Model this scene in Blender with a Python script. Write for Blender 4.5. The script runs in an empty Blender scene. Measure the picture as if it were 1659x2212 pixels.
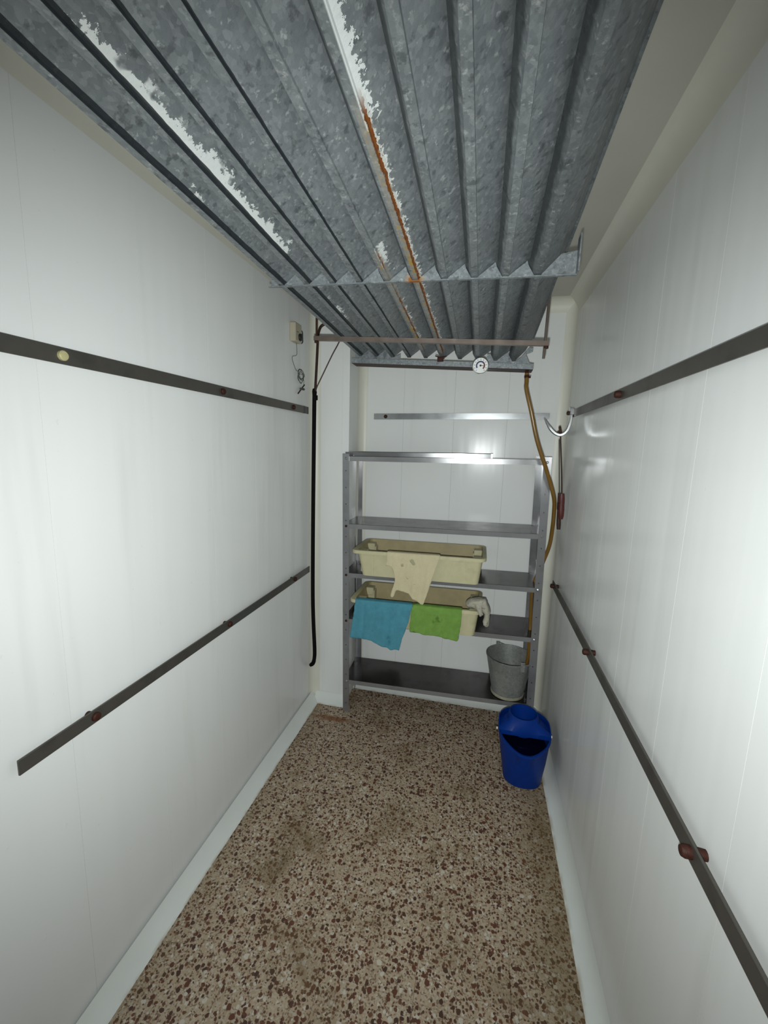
import bpy, bmesh, math, random
from mathutils import Vector, Matrix
random.seed(7)
S = bpy.context.scene
C = S.collection

# ------------------------------------------------------------ camera
CAM = Vector((0.0, 0.0, 1.6))
def cam_axes(yaw, pitch, roll):
    yaw, pitch, roll = map(math.radians, (yaw, pitch, roll))
    f = Vector((-math.sin(yaw) * math.cos(pitch), math.cos(yaw) * math.cos(pitch), math.sin(pitch)))
    r = Vector((math.cos(yaw), math.sin(yaw), 0))
    u = r.cross(f)
    r2 = math.cos(roll) * r + math.sin(roll) * u
    u2 = -math.sin(roll) * r + math.cos(roll) * u
    return r2, u2, f
RX, UP, FW = cam_axes(13.0266, -8.9026, 1.613)
def orient(o, loc, r, u, f):
    m = Matrix((r, u, -f)).transposed().to_4x4()
    m.translation = loc
    o.matrix_world = m
cd = bpy.data.cameras.new('camera')
cam = bpy.data.objects.new('camera', cd)
C.objects.link(cam)
cd.sensor_fit = 'VERTICAL'
cd.sensor_height = 36.0
cd.lens = 900.0 / 2212.0 * 36.0
cd.clip_start = 0.02
orient(cam, CAM, RX, UP, FW)
S.camera = cam

# ------------------------------------------------------------ light: phone flash + dim world fill added through the open end behind
w = bpy.data.worlds.new('world')
S.world = w
w.use_nodes = True
w.node_tree.nodes['Background'].inputs['Color'].default_value = (0.93, 1.0, 0.98, 1)
w.node_tree.nodes['Background'].inputs['Strength'].default_value = 0.13
ld = bpy.data.lights.new('phone_flash', 'SPOT')
ld.energy = 107
ld.color = (0.942, 1.0, 0.985)
ld.spot_size = math.radians(138)
ld.spot_blend = 1.0
ld.shadow_soft_size = 0.012
flash = bpy.data.objects.new('phone_flash', ld)
C.objects.link(flash)
td = math.radians(-3.5)
orient(flash, CAM + UP * -0.045 + RX * -0.012, RX, UP * math.cos(td) - FW * math.sin(td), FW * math.cos(td) + UP * math.sin(td))
S.view_settings.view_transform = 'Standard'
S.view_settings.look = 'None'
S.view_settings.exposure = 0.0
S.view_settings.gamma = 1.0
S.view_settings.use_curve_mapping = False

# ------------------------------------------------------------ material helpers
class NT:
    def __init__(self, name):
        self.m = bpy.data.materials.new(name)
        self.m.use_nodes = True
        self.t = self.m.node_tree
        self.b = self.t.nodes['Principled BSDF']
    def n(self, typ, **kw):
        nd = self.t.nodes.new(typ)
        for k, v in kw.items():
            setattr(nd, k, v)
        return nd
    def link(self, a, b):
        self.t.links.new(a, b)
    def val(self, inp, v):
        if isinstance(v, bpy.types.NodeSocket):
            self.link(v, inp)
        else:
            inp.default_value = v
    def math(self, op, a, b=0.0, c=0.0, clamp=False):
        nd = self.n('ShaderNodeMath', operation=op, use_clamp=clamp)
        self.val(nd.inputs[0], a); self.val(nd.inputs[1], b); self.val(nd.inputs[2], c)
        return nd.outputs[0]
    def pos(self):
        return self.n('ShaderNodeNewGeometry').outputs['Position']
    def objc(self):
        return self.n('ShaderNodeTexCoord').outputs['Object']
    def sep(self, v):
        nd = self.n('ShaderNodeSeparateXYZ'); self.link(v, nd.inputs[0]); return nd.outputs
    def scale(self, v, s):
        nd = self.n('ShaderNodeVectorMath', operation='MULTIPLY')
        self.link(v, nd.inputs[0]); nd.inputs[1].default_value = s
        return nd.outputs[0]
    def noise(self, v, scale, detail=3, rough=0.5, dist=0.0):
        nd = self.n('ShaderNodeTexNoise')
        self.link(v, nd.inputs['Vector'])
        nd.inputs['Scale'].default_value = scale; nd.inputs['Detail'].default_value = detail
        nd.inputs['Roughness'].default_value = rough; nd.inputs['Distortion'].default_value = dist
        return nd.outputs['Fac']
    def voro(self, v, scale, feature='F1', rnd=1.0):
        nd = self.n('ShaderNodeTexVoronoi', feature=feature)
        self.link(v, nd.inputs['Vector'])
        nd.inputs['Scale'].default_value = scale; nd.inputs['Randomness'].default_value = rnd
        return nd.outputs
    def ramp(self, f, stops, interp='LINEAR'):
        nd = self.n('ShaderNodeValToRGB')
        nd.color_ramp.interpolation = interp
        el = nd.color_ramp.elements
        while len(el) < len(stops):
            el.new(0.5)
        for e, (p, c) in zip(el, stops):
            e.position = p
            e.color = (c[0], c[1], c[2], 1) if not isinstance(c, (int, float)) else (c, c, c, 1)
        self.link(f, nd.inputs[0])
        return nd.outputs[0]
    def mix(self, f, a, b, blend='MIX'):
        nd = self.n('ShaderNodeMix', data_type='RGBA', blend_type=blend)
        self.val(nd.inputs[0], f)
        for i, v in ((6, a), (7, b)):
            if isinstance(v, bpy.types.NodeSocket):
                self.link(v, nd.inputs[i])
            else:
                nd.inputs[i].default_value = (v[0], v[1], v[2], 1)
        return nd.outputs[2]
    def sstep(self, x, a, b):
        nd = self.n('ShaderNodeMapRange', interpolation_type='SMOOTHSTEP')
        self.val(nd.inputs[0], x)
        nd.inputs[1].default_value = a; nd.inputs[2].default_value = b
        nd.inputs[3].default_value = 0; nd.inputs[4].default_value = 1
        return nd.outputs[0]
    def bump(self, h, strength, dist=0.01):
        nd = self.n('ShaderNodeBump')
        nd.inputs['Strength'].default_value = strength; nd.inputs['Distance'].default_value = dist
        self.link(h, nd.inputs['Height'])
        self.link(nd.outputs[0], self.b.inputs['Normal'])
    def out(self, color, rough, metal=0.0, spec=None):
        self.val(self.b.inputs['Base Color'], color if isinstance(color, bpy.types.NodeSocket) else (*color, 1))
        self.val(self.b.inputs['Roughness'], rough)
        self.val(self.b.inputs['Metallic'], metal)
        if spec is not None:
            self.b.inputs['Specular IOR Level'].default_value = spec
        return self.m

def simple(name, col, rough, metal=0.0, var=0.12, scale=30, bump=0.0, spec=None):
    t = NT(name)
    p = t.pos()
    f = t.noise(p, scale, 4)
    a = tuple(c * (1 - var) for c in col); b = tuple(min(1, c * (1 + var)) for c in col)
    c = t.mix(f, a, b)
    if bump:
        t.bump(t.noise(p, scale * 4, 3), bump, 0.002)
    return t.out(c, rough, metal, spec)

M = {}
def wall_mat():
    t = NT('white_panel')
    p = t.pos()
    f = t.noise(p, 2.2, 3)
    c = t.mix(f, (0.695, 0.705, 0.695), (0.74, 0.745, 0.735))
    grime = t.sstep(t.noise(t.scale(p, (11, 11, 0.9)), 1.0, 4), 0.54, 0.8)
    c = t.mix(t.math('MULTIPLY', grime, 0.22), c, (0.46, 0.46, 0.42))
    speck = t.sstep(t.noise(p, 55, 2), 0.74, 0.78)
    c = t.mix(t.math('MULTIPLY', speck, 0.18), c, (0.5, 0.5, 0.46))
    t.bump(t.noise(t.scale(p, (8, 8, 0.5)), 1.0, 2), 0.17, 0.012)
    return t.out(c, 0.20, 0.0, 0.15)
M['wall'] = wall_mat()
M['backing'] = simple('grey_joint', (0.10, 0.10, 0.09), 0.8)
M['cove'] = simple('cream_cove', (0.64, 0.63, 0.55), 0.42, var=0.05, scale=9)
def base_mat():
    t = NT('base_cove')
    p = t.pos()
    f = t.noise(p, 7, 4)
    c = t.mix(f, (0.60, 0.62, 0.59), (0.70, 0.72, 0.70))
    z = t.sep(p)[2]
    low = t.math('MULTIPLY', t.sstep(z, 0.006, 0.0), t.sstep(t.noise(p, 16, 4), 0.35, 0.65))
    c = t.mix(t.math('MULTIPLY', low, 0.55), c, (0.26, 0.19, 0.09))
    return t.out(c, 0.5)
M['base'] = base_mat()
M['ceiling'] = simple('ceiling_panel', (0.50, 0.49, 0.43), 0.5, var=0.08, scale=5)

def floor_mat():
    t = NT('terrazzo')
    p = t.pos()
    x, y, z = t.sep(p)
    cv = t.n('ShaderNodeCombineXYZ'); t.link(x, cv.inputs[0]); t.link(y, cv.inputs[1])
    q = cv.outputs[0]
    warp = t.n('ShaderNodeTexNoise'); t.link(q, warp.inputs['Vector']); warp.inputs['Scale'].default_value = 60
    wv = t.n('ShaderNodeVectorMath', operation='MULTIPLY_ADD')
    t.link(warp.outputs['Color'], wv.inputs[0]); wv.inputs[1].default_value = (0.010, 0.010, 0); t.link(q, wv.inputs[2])
    q2 = wv.outputs[0]
    f = t.noise(q, 9, 5, 0.6)
    base = t.mix(f, (0.255, 0.185, 0.116), (0.455, 0.358, 0.255))
    # fine grit
    g = t.voro(q2, 230)
    gr = t.n('ShaderNodeSeparateColor'); t.link(g['Color'], gr.inputs[0])
    base = t.mix(t.math('MULTIPLY', t.math('GREATER_THAN', gr.outputs[0], 0.72), 0.55), base, (0.42, 0.38, 0.32))
    base = t.mix(t.math('MULTIPLY', t.math('LESS_THAN', gr.outputs[0], 0.22), 0.65), base, (0.10, 0.055, 0.035))
    # big chips
    for sc, frac, thr, col0, col1 in ((66, 0.42, 0.40, (0.105, 0.038, 0.022), (0.055, 0.028, 0.02)), (105, 0.45, 0.42, (0.13, 0.055, 0.032), (0.075, 0.036, 0.024))):
        v = t.voro(q2, sc)
        cs = t.n('ShaderNodeSeparateColor'); t.link(v['Color'], cs.inputs[0])
        size = t.math('MULTIPLY_ADD', cs.outputs[1], 0.32, thr - 0.16)
        inside = t.math('MULTIPLY', t.math('LESS_THAN', v['Distance'], size), t.math('LESS_THAN', cs.outputs[0], frac))
        base = t.mix(inside, base, t.mix(cs.outputs[2], col0, col1))
        white = t.math('MULTIPLY', t.math('LESS_THAN', v['Distance'], size), t.math('GREATER_THAN', cs.outputs[0], 0.90))
        base = t.mix(t.math('MULTIPLY', white, 0.8), base, (0.50, 0.47, 0.40))
    # brown wear stains
    st = t.sstep(t.noise(q, 2.6, 5, 0.62, 0.4), 0.50, 0.70)
    base = t.mix(t.math('MULTIPLY', st, 0.72), base, (0.125, 0.080, 0.032))
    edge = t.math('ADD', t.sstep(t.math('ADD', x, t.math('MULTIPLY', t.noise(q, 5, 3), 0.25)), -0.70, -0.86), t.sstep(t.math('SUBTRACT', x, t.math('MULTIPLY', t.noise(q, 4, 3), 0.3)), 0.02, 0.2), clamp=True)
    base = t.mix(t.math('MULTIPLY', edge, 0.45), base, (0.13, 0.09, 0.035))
    # rust stain in front of the left post
    dx = t.math('DIVIDE', t.math('ADD', x, 0.77), 0.16); dy = t.math('DIVIDE', t.math('SUBTRACT', y, 2.13), 0.035)
    d = t.math('ADD', t.math('MULTIPLY', dx, dx), t.math('MULTIPLY', dy, dy))
    rs = t.math('MULTIPLY', t.sstep(t.math('ADD', d, t.math('MULTIPLY', t.noise(q, 30, 4), 1.2)), 1.6, 0.5), 0.85)
    base = t.mix(rs, base, (0.16, 0.055, 0.012))
    t.bump(t.noise(q, 45, 3), 0.12, 0.003)
    r = t.math('MULTIPLY_ADD', f, 0.25, 0.42)
    return t.out(base, r, 0.0, 0.35)
M['floor'] = floor_mat()
M['joint'] = simple('tile_joint', (0.20, 0.155, 0.11), 0.9)

def galv(name, k=1.0, ct=1.0, lip=0.0, frost=(), rust=(), grime=None, profile=False, tint=None, spot=None):
    t = NT(name)
    p = t.pos() if not profile else t.objc()
    pw = t.pos()
    v = t.voro(t.scale(pw, (1, 0.7, 1)), 150)
    cs = t.n('ShaderNodeSeparateColor'); t.link(v['Color'], cs.inputs[0])
    f = t.noise(pw, 16, 5, 0.65)
    c = t.mix(f, (0.118 * k, 0.136 * k, 0.146 * k), (0.300 * k, 0.324 * k, 0.336 * k))
    c = t.mix(t.math('MULTIPLY', t.math('POWER', cs.outputs[0], 2.0), 0.40 * ct), c, (0.42 * k, 0.445 * k, 0.455 * k))
    blot = t.sstep(t.noise(pw, 60, 3, 0.7), 0.60, 0.70)
    c = t.mix(t.math('MULTIPLY', blot, 0.50 * ct), c, (0.60 * k, 0.64 * k, 0.63 * k))
    pit = t.sstep(t.noise(pw, 42, 4, 0.6), 0.44, 0.34)
    c = t.mix(t.math('MULTIPLY', pit, 0.55 * ct), c, (0.07 * k, 0.08 * k, 0.085 * k))
    metal = 0.35
    if spot:
        sx_, sy_, sz_ = t.sep(pw)
        ddx = t.math('DIVIDE', t.math('SUBTRACT', sx_, spot[0]), 0.021); ddz = t.math('DIVIDE', t.math('SUBTRACT', sz_, spot[1]), 0.016)
        dd = t.math('ADD', t.math('MULTIPLY', ddx, ddx), t.math('MULTIPLY', ddz, ddz))
        dd = t.math('ADD', dd, t.math('MULTIPLY', t.math('SUBTRACT', t.noise(pw, 90, 4), 0.5), 1.6))
        c = t.mix(t.math('MULTIPLY', t.sstep(dd, 2.6, 0.9), 0.55), c, (0.42, 0.26, 0.12))
        c = t.mix(t.sstep(dd, 1.0, 0.5), c, (0.30, 0.10, 0.014))
    if tint: c = t.mix(1.0, c, tint, 'MULTIPLY')
    rough = t.math('MULTIPLY_ADD', f, 0.3, 0.36)
    if profile:
        x, y, z = t.sep(p)
        nz = t.noise(pw, 70, 4, 0.7); nl = t.noise(pw, 14, 3, 0.6)
        # white speckle on the strip edges
        wb = t.math('MULTIPLY', t.sstep(nz, 0.55, 0.75), t.math('MULTIPLY', t.sstep(x, 0.014, 0.004), t.sstep(x, -0.03, -0.004)))
        c = t.mix(t.math('MULTIPLY', wb, 0.6), c, (0.52, 0.53, 0.51))
        for (y0, y1, x0, x1, th) in frost:
            m = t.math('MULTIPLY', t.sstep(y, y0, y0 + 0.10), t.sstep(y, y1, y1 - 0.14))
            m = t.sstep(t.math('ADD', m, t.math('MULTIPLY', t.math('SUBTRACT', nz, 0.5), 1.6)), 0.46, 0.56)
            wd = t.math('MULTIPLY_ADD', t.math('SUBTRACT', nz, 0.5), 0.05, (x1))
            mx = t.math('MULTIPLY', t.math('LESS_THAN', x, wd), t.sstep(x, x0 - 0.003, x0))
            m = t.math('MULTIPLY', m, mx)
            m = t.math('MULTIPLY', m, t.sstep(nl, th, th + 0.08))
            c = t.mix(m, c, (0.80, 0.83, 0.82))
        for (y0, y1, x0, x1, th) in rust:
            m = t.math('MULTIPLY', t.sstep(y, y0, y0 + 0.06), t.sstep(y, y1, y1 - 0.08))
            wd = t.math('MULTIPLY_ADD', t.math('SUBTRACT', nz, 0.5), 0.012, x1)
            core = t.math('MULTIPLY', m, t.math('MULTIPLY', t.sstep(x, wd, t.math('SUBTRACT', wd, 0.002)) if False else t.math('LESS_THAN', x, wd), t.math('GREATER_THAN', x, t.math('MULTIPLY_ADD', t.math('SUBTRACT', nz, 0.5), 0.01, x0))))
            halo = t.math('MULTIPLY', m, t.math('MULTIPLY', t.math('LESS_THAN', x, t.math('ADD', wd, 0.004)), t.math('GREATER_THAN', x, x0 - 0.012)))
            c = t.mix(t.math('MULTIPLY', halo, 0.35), c, (0.46, 0.40, 0.31))
            yel = t.math('MULTIPLY', m, t.math('MULTIPLY', t.math('LESS_THAN', x, x0), t.math('GREATER_THAN', x, x0 - 0.010)))
            c = t.mix(t.math('MULTIPLY', yel, t.sstep(nl, 0.50, 0.66)), c, (0.48, 0.30, 0.05))
            c = t.mix(t.math('MULTIPLY', core, t.sstep(nl, th, th + 0.1)), c, t.mix(nz, (0.36, 0.12, 0.012), (0.09, 0.02, 0.012)))
        if lip:  # upper lip painted dark: shade of the gap along with dirt
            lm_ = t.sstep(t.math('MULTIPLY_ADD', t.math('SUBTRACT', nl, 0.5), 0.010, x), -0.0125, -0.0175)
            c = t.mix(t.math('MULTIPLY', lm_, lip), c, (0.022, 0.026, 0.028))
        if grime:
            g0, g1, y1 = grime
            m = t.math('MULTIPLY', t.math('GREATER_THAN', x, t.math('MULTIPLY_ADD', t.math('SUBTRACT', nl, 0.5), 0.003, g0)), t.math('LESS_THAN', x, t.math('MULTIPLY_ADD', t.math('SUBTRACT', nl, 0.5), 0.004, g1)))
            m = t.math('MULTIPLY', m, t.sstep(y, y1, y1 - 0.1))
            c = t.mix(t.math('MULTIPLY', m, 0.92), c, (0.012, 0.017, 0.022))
    t.bump(t.noise(pw, 55, 4, 0.6), 0.3, 0.004)
    return t.out(c, rough, metal)
M['galv'] = galv('galvanised', 0.85)
M['strap'] = galv('galvanised_strap', 0.9, spot=(-0.226, 2.084))
M['galv_bucket'] = galv('galvanised_bucket', 0.95, 0.5, tint=(1.06, 1.0, 0.90))
M['crust'] = simple('pale_crust', (0.27, 0.255, 0.19), 0.8, 0, 0.5, 45, 0.5)
def steel(name, col, rough, metal=1.0, stain=0.3):
    t = NT(name)
    p = t.pos()
    f = t.noise(t.scale(p, (2.0, 30, 40)), 1.0, 4)
    g = t.noise(p, 12, 4)
    c = t.mix(f, tuple(q * 0.82 for q in col), col)
    c = t.mix(t.math('MULTIPLY', t.sstep(g, 0.5, 0.75), stain), c, tuple(q * 0.45 for q in col))
    return t.out(c, t.math('MULTIPLY_ADD', g, 0.14, rough), metal)
M['shelf'] = steel('shelf_steel', (0.27, 0.27, 0.28), 0.15, 0.55)
M['plate'] = steel('shelf_plate', (0.085, 0.080, 0.078), 0.18, 0.93, 0.5)
M['lip'] = steel('shelf_lip', (0.27, 0.27, 0.275), 0.14, 0.42, 0.3)
M['strip'] = steel('loose_strip', (0.19, 0.19, 0.195), 0.14, 0.5, 0.3)
M['rail'] = steel('rail_steel', (0.115, 0.106, 0.094), 0.38, 0.6, 0.5)
M['rail_bright'] = steel('rail_bright', (0.42, 0.43, 0.44), 0.15, 0.92, 0.35)
M['chrome'] = steel('chrome', (0.72, 0.73, 0.74), 0.12, 1.0, 0.1)
M['rust'] = simple('rust', (0.042, 0.014, 0.009), 0.6, 0.1, 0.5, 90, 0.4, 0.2)
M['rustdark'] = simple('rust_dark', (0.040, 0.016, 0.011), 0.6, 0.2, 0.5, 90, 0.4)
M['brownbar'] = simple('bar_brown', (0.17, 0.135, 0.115), 0.38, 0.6, 0.3, 30)
M['cap'] = simple('yellowed_cap', (0.42, 0.38, 0.20), 0.4, 0, 0.2, 60)
M['black'] = simple('black_foam', (0.006, 0.005, 0.005), 0.8, 0, 0.4, 60, 0.5, 0.08)
M['blackplastic'] = simple('black_plastic', (0.015, 0.015, 0.016), 0.4)
M['copper'] = simple('aged_copper', (0.040, 0.020, 0.013), 0.5, 0.5, 0.4, 50)
M['wire'] = simple('grey_wire', (0.07, 0.07, 0.06), 0.5, 0.5)
M['beige'] = simple('beige_plastic', (0.42, 0.38, 0.29), 0.45, 0, 0.1, 30)
def crate_mat():
    t = NT('crate_plastic')
    p = t.pos()
    f = t.noise(p, 25, 5, 0.65)
    c = t.mix(f, (0.43, 0.40, 0.24), (0.57, 0.53, 0.34))
    s = t.sstep(t.noise(p, 9, 4), 0.58, 0.75)
    c = t.mix(t.math('MULTIPLY', s, 0.35), c, (0.26, 0.22, 0.11))
    t.bump(t.noise(p, 120, 2), 0.15, 0.002)
    return t.out(c, 0.5)
M['crate'] = crate_mat()
M['crate_in'] = simple('crate_stained_inside', (0.34, 0.275, 0.135), 0.55, 0, 0.25, 18)
def cloth(name, col, var, weave, spots=0.0, spotcol=(0.02, 0.05, 0.01), aniso=(1, 1, 1), blot=22):
    t = NT(name)
    p = t.pos()
    f = t.noise(p, blot, 5, 0.7)
    c = t.mix(f, tuple(q * (1 - var) for q in col), tuple(min(1, q * (1 + var)) for q in col))
    wv = t.noise(t.scale(p, aniso), weave, 2, 0.7)
    c = t.mix(t.math('MULTIPLY', t.sstep(wv, 0.5, 0.62), 0.25), c, tuple(q * 0.6 for q in col))
    if spots:
        s = t.sstep(t.noise(p, blot * 0.64, 3, 0.6), 0.62, 0.72)
        c = t.mix(t.math('MULTIPLY', s, spots), c, spotcol)
    t.bump(wv, 0.6, 0.003)
    return t.out(c, 0.95, 0, 0.1)
M['blue_cloth'] = cloth('blue_cloth', (0.080, 0.270, 0.350), 0.32, 500, 0.35, (0.01, 0.09, 0.15))
M['green_cloth'] = cloth('green_cloth', (0.175, 0.320, 0.070), 0.36, 500, 0.55, (0.035, 0.10, 0.01))
M['net_cloth'] = cloth('net_cloth', (0.60, 0.535, 0.35), 0.14, 330, 0.15, (0.30, 0.24, 0.14), (1, 1, 1.9))
M['glove'] = cloth('glove_knit', (0.40, 0.38, 0.31), 0.5, 230, 0.75, (0.09, 0.085, 0.075), (1, 1, 1), 60)
M['blue'] = simple('blue_plastic', (0.0006, 0.026, 0.190), 0.45, 0, 0.15, 25, 0.1, 0.18)
M['liquid'] = simple('dark_liquid', (0.001, 0.002, 0.012), 0.05, 0, 0.1, 20)
M['white'] = simple('white_plastic', (0.8, 0.8, 0.78), 0.4)
def hose_mat():
    t = NT('amber_hose')
    p = t.pos()
    c = t.mix(t.noise(p, 14, 3), (0.150, 0.075, 0.012), (0.235, 0.130, 0.026))
    m = t.out(c, 0.25)
    t.b.inputs['Transmission Weight'].default_value = 0.15
    return m
M['hose'] = hose_mat()
M['handle'] = simple('red_brown_handle', (0.085, 0.017, 0.014), 0.4, 0, 0.5, 60)
M['dialblue'] = simple('dial_blue', (0.012, 0.02, 0.12), 0.4)
M['dialred'] = simple('dial_red', (0.12, 0.02, 0.02), 0.4)

# ------------------------------------------------------------ mesh helpers
class MB:
    def __init__(self):
        self.v = []; self.f = []
    def add(self, vs, fs):
        o = len(self.v)
        self.v += [Vector(p) for p in vs]
        self.f += [tuple(i + o for i in f) for f in fs]
        return self
    def box(self, x0, x1, y0, y1, z0, z1, b=0.0):
        if b <= 0:
            vs = [(x, y, z) for x in (x0, x1) for y in (y0, y1) for z in (z0, z1)]
            return self.add(vs, [(0, 1, 3, 2), (4, 6, 7, 5), (0, 4, 5, 1), (2, 3, 7, 6), (0, 2, 6, 4), (1, 5, 7, 3)])
        bm = bmesh.new()
        bmesh.ops.create_cube(bm, size=1)
        for q in bm.verts:
            q.co = Vector(((x0 + x1) / 2 + q.co.x * (x1 - x0), (y0 + y1) / 2 + q.co.y * (y1 - y0), (z0 + z1) / 2 + q.co.z * (z1 - z0)))
        bmesh.ops.bevel(bm, geom=bm.edges[:], offset=b, segments=1, affect='EDGES')
        bm.verts.index_update()
        self.add([q.co.copy() for q in bm.verts], [[q.index for q in f.verts] for f in bm.faces])
        bm.free()
        return self
    def rings(self, rings, closed=True, cap0=False, cap1=False):
        n = len(rings[0]); o = len(self.v)
        for r in rings:
            self.v += [Vector(p) for p in r]
        for i in range(len(rings) - 1):
            for j in range(n if closed else n - 1):
                k = (j + 1) % n
                self.f.append((o + i * n + j, o + i * n + k, o + (i + 1) * n + k, o + (i + 1) * n + j))
        if cap0: self.f.append(tuple(o + j for j in reversed(range(n))))
        if cap1: self.f.append(tuple(o + (len(rings) - 1) * n + j for j in range(n)))
        return self
    def tube(self, pts, r, seg=8, caps=True):
        pts = [Vector(p) for p in pts]
        rr = r if isinstance(r, (list, tuple)) else [r] * len(pts)
        d0 = (pts[1] - pts[0]).normalized()
        a = Vector((0, 0, 1)) if abs(d0.z) < 0.9 else Vector((1, 0, 0))
        u = d0.cross(a).normalized()
        rings = []
        for i, p in enumerate(pts):
            if i == 0: d = pts[1] - pts[0]
            elif i == len(pts) - 1: d = pts[-1] - pts[-2]
            else: d = (pts[i + 1] - pts[i]).normalized() + (pts[i] - pts[i - 1]).normalized()
            d.normalize()
            u = (u - d * u.dot(d)).normalized()
            vv = d.cross(u)
            rings.append([p + rr[i] * (math.cos(2 * math.pi * k / seg) * u + math.sin(2 * math.pi * k / seg) * vv) for k in range(seg)])
        return self.rings(rings, True, caps, caps)
    def lathe(self, c, prof, seg=24, axis='Z', ex=1.0, ey=1.0):
        rings = []
        for r, h in prof:
            ring = []
            for k in range(seg):
                a = 2 * math.pi * k / seg
                x, y = r * math.cos(a) * ex, r * math.sin(a) * ey
                if axis == 'Z': q = (c[0] + x, c[1] + y, c[2] + h)
                elif axis == 'Y': q = (c[0] + x, c[1] + h, c[2] + y)
                else: q = (c[0] + h, c[1] + x, c[2] + y)
                ring.append(q)
            rings.append(ring)
        return self.rings(rings, True, True, True)
    def prism(self, poly, a, b, axis='Y'):
        """polygon given in the plane across 'axis', pushed from a to b"""
        n = len(poly)
        def P(p, h):
            if axis == 'Y': return (p[0], h, p[1])
            if axis == 'X': return (h, p[0], p[1])
            return (p[0], p[1], h)
        return self.add([P(p, a) for p in poly] + [P(p, b) for p in poly],
                        [tuple(range(n)), tuple(reversed(range(n, 2 * n)))] + [(j, n + j, n + (j + 1) % n, (j + 1) % n) for j in range(n)])

def spline(pts, k=6):
    pts = [Vector(p) for p in pts]
    P = [pts[0] * 2 - pts[1]] + pts + [pts[-1] * 2 - pts[-2]]
    out = []
    for i in range(1, len(P) - 2):
        for s in range(k):
            t = s / k
            a, b, c, d = P[i - 1], P[i], P[i + 1], P[i + 2]
            out.append(0.5 * ((2 * b) + (c - a) * t + (2 * a - 5 * b + 4 * c - d) * t * t + (3 * b - a - 3 * c + d) * t ** 3))
    out.append(pts[-1])
    return out

def mesh_of(name, mb, mat, off=(0, 0, 0), smooth=False):
    off = Vector(off)
    me = bpy.data.meshes.new(name)
    me.from_pydata([v - off for v in mb.v], [], mb.f)
    bm = bmesh.new(); bm.from_mesh(me)
    bmesh.ops.recalc_face_normals(bm, faces=bm.faces[:])
    bm.to_mesh(me); bm.free()
    if smooth:
        for p in me.polygons: p.use_smooth = True
        try: me.set_sharp_from_angle(angle=math.radians(35))
        except Exception: pass
    me.materials.append(mat)
    return me
def put(name, me, parent=None, loc=(0, 0, 0)):
    o = bpy.data.objects.new(name, me)
    C.objects.link(o)
    o.location = loc
    if parent: o.parent = parent
    return o
def part(name, mb, mat, parent, smooth=False, label=None):
    """mesh in world coordinates under an unrotated thing"""
    off = Vector(parent.location)
    if parent.parent: off = off + Vector(parent.parent.location)
    o = put(name, mesh_of(name, mb, mat, off, smooth), parent)
    if label: o['label'] = label
    return o
def tag(o, label, cat, group=None):
    o['label'] = label; o['category'] = cat
    if group: o['group'] = group
    return o
def thing(name, label, cat, loc, group=None):
    o = bpy.data.objects.new(name, None)
    o.empty_display_size = 0.05
    C.objects.link(o); o.location = loc
    return tag(o, label, cat, group)
def single(name, mb, mat, loc, label, cat, group=None, smooth=False):
    o = put(name, mesh_of(name, mb, mat, loc, smooth), None, loc)
    return tag(o, label, cat, group)
def struct(name, mb, mat, loc=(0, 0, 0), label=None, smooth=False):
    o = put(name, mesh_of(name, mb, mat, loc, smooth), None, loc)
    o['kind'] = 'structure'
    if label: o['label'] = label
    return o

# ------------------------------------------------------------ room shell
XL, XR, YB, ZC = -0.973, 0.437, 2.52, 2.40
Y0 = -0.95
def lin(a, b, step, off):
    k = math.ceil((a - off) / step + 1e-6)
    r = [a]
    while off + k * step < b - 1e-6:
        r.append(off + k * step); k += 1
    return r + [b]

# floor with terrazzo tiles
fl = struct('floor', MB().box(XL - 0.05, XR + 0.05, Y0, YB + 0.05, -0.06, -0.012), M['joint'], label='speckled brown terrazzo tile floor with stains')
xs = lin(XL, XR, 0.28, -0.66); ys = lin(Y0, YB, 0.283, 0.985)
cache = {}
for i in range(len(xs) - 1):
    for j in range(len(ys) - 1):
        sx, sy = round(xs[i + 1] - xs[i], 4), round(ys[j + 1] - ys[j], 4)
        if (sx, sy) not in cache:
            g = 0.0003
            cache[(sx, sy)] = mesh_of('tile', MB().box(g, sx - g, g, sy - g, -0.012, 0.0, 0.0008), M['floor'])
        put('tile', cache[(sx, sy)], fl, (xs[i], ys[j], random.uniform(-0.0004, 0.0004)))

def panel_wall(name, axis, seams, plane, back, thick, lab, z1=ZC):
    if axis == 'X':
        a, b = sorted((plane + back * 0.012, plane + back * 0.06))
        st = struct(name, MB().box(a, b, seams[0], seams[-1], 0, z1), M['backing'], label=lab)
    else:
        st = struct(name, MB().box(seams[0], seams[-1], plane + 0.012, plane + 0.06, 0, z1), M['backing'], label=lab)
    cache = {}
    for s, e in zip(seams, seams[1:]):
        wd = round(e - s, 4)
        if wd not in cache:
            g = 0.0003
            if axis == 'X':
                x0, x1 = sorted((0, back * 0.012))
                mb = MB().box(x0, x1, g, wd - g, 0, z1)
            else:
                mb = MB().box(g, wd - g, 0, 0.012, 0, z1)
            cache[wd] = mesh_of('panel', mb, M['wall'])
        put('panel', cache[wd], st, (plane, s, 0) if axis == 'X' else (s, plane, 0))
    return st
panel_wall('wall_left', 'X', lin(Y0, 2.56, 0.3035, 0.757), XL, -1, 0, 'white ribbed sandwich panel wall on the left')
panel_wall('wall_right', 'X', lin(Y0, 2.56, 0.3035, 0.713), XR, 1, 0, 'glossy white sandwich panel wall on the right')
panel_wall('wall_back', 'Y', lin(-0.78, XR, 0.30, -0.479), YB, 1, 0, 'white panel wall behind the shelf rack')
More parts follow.
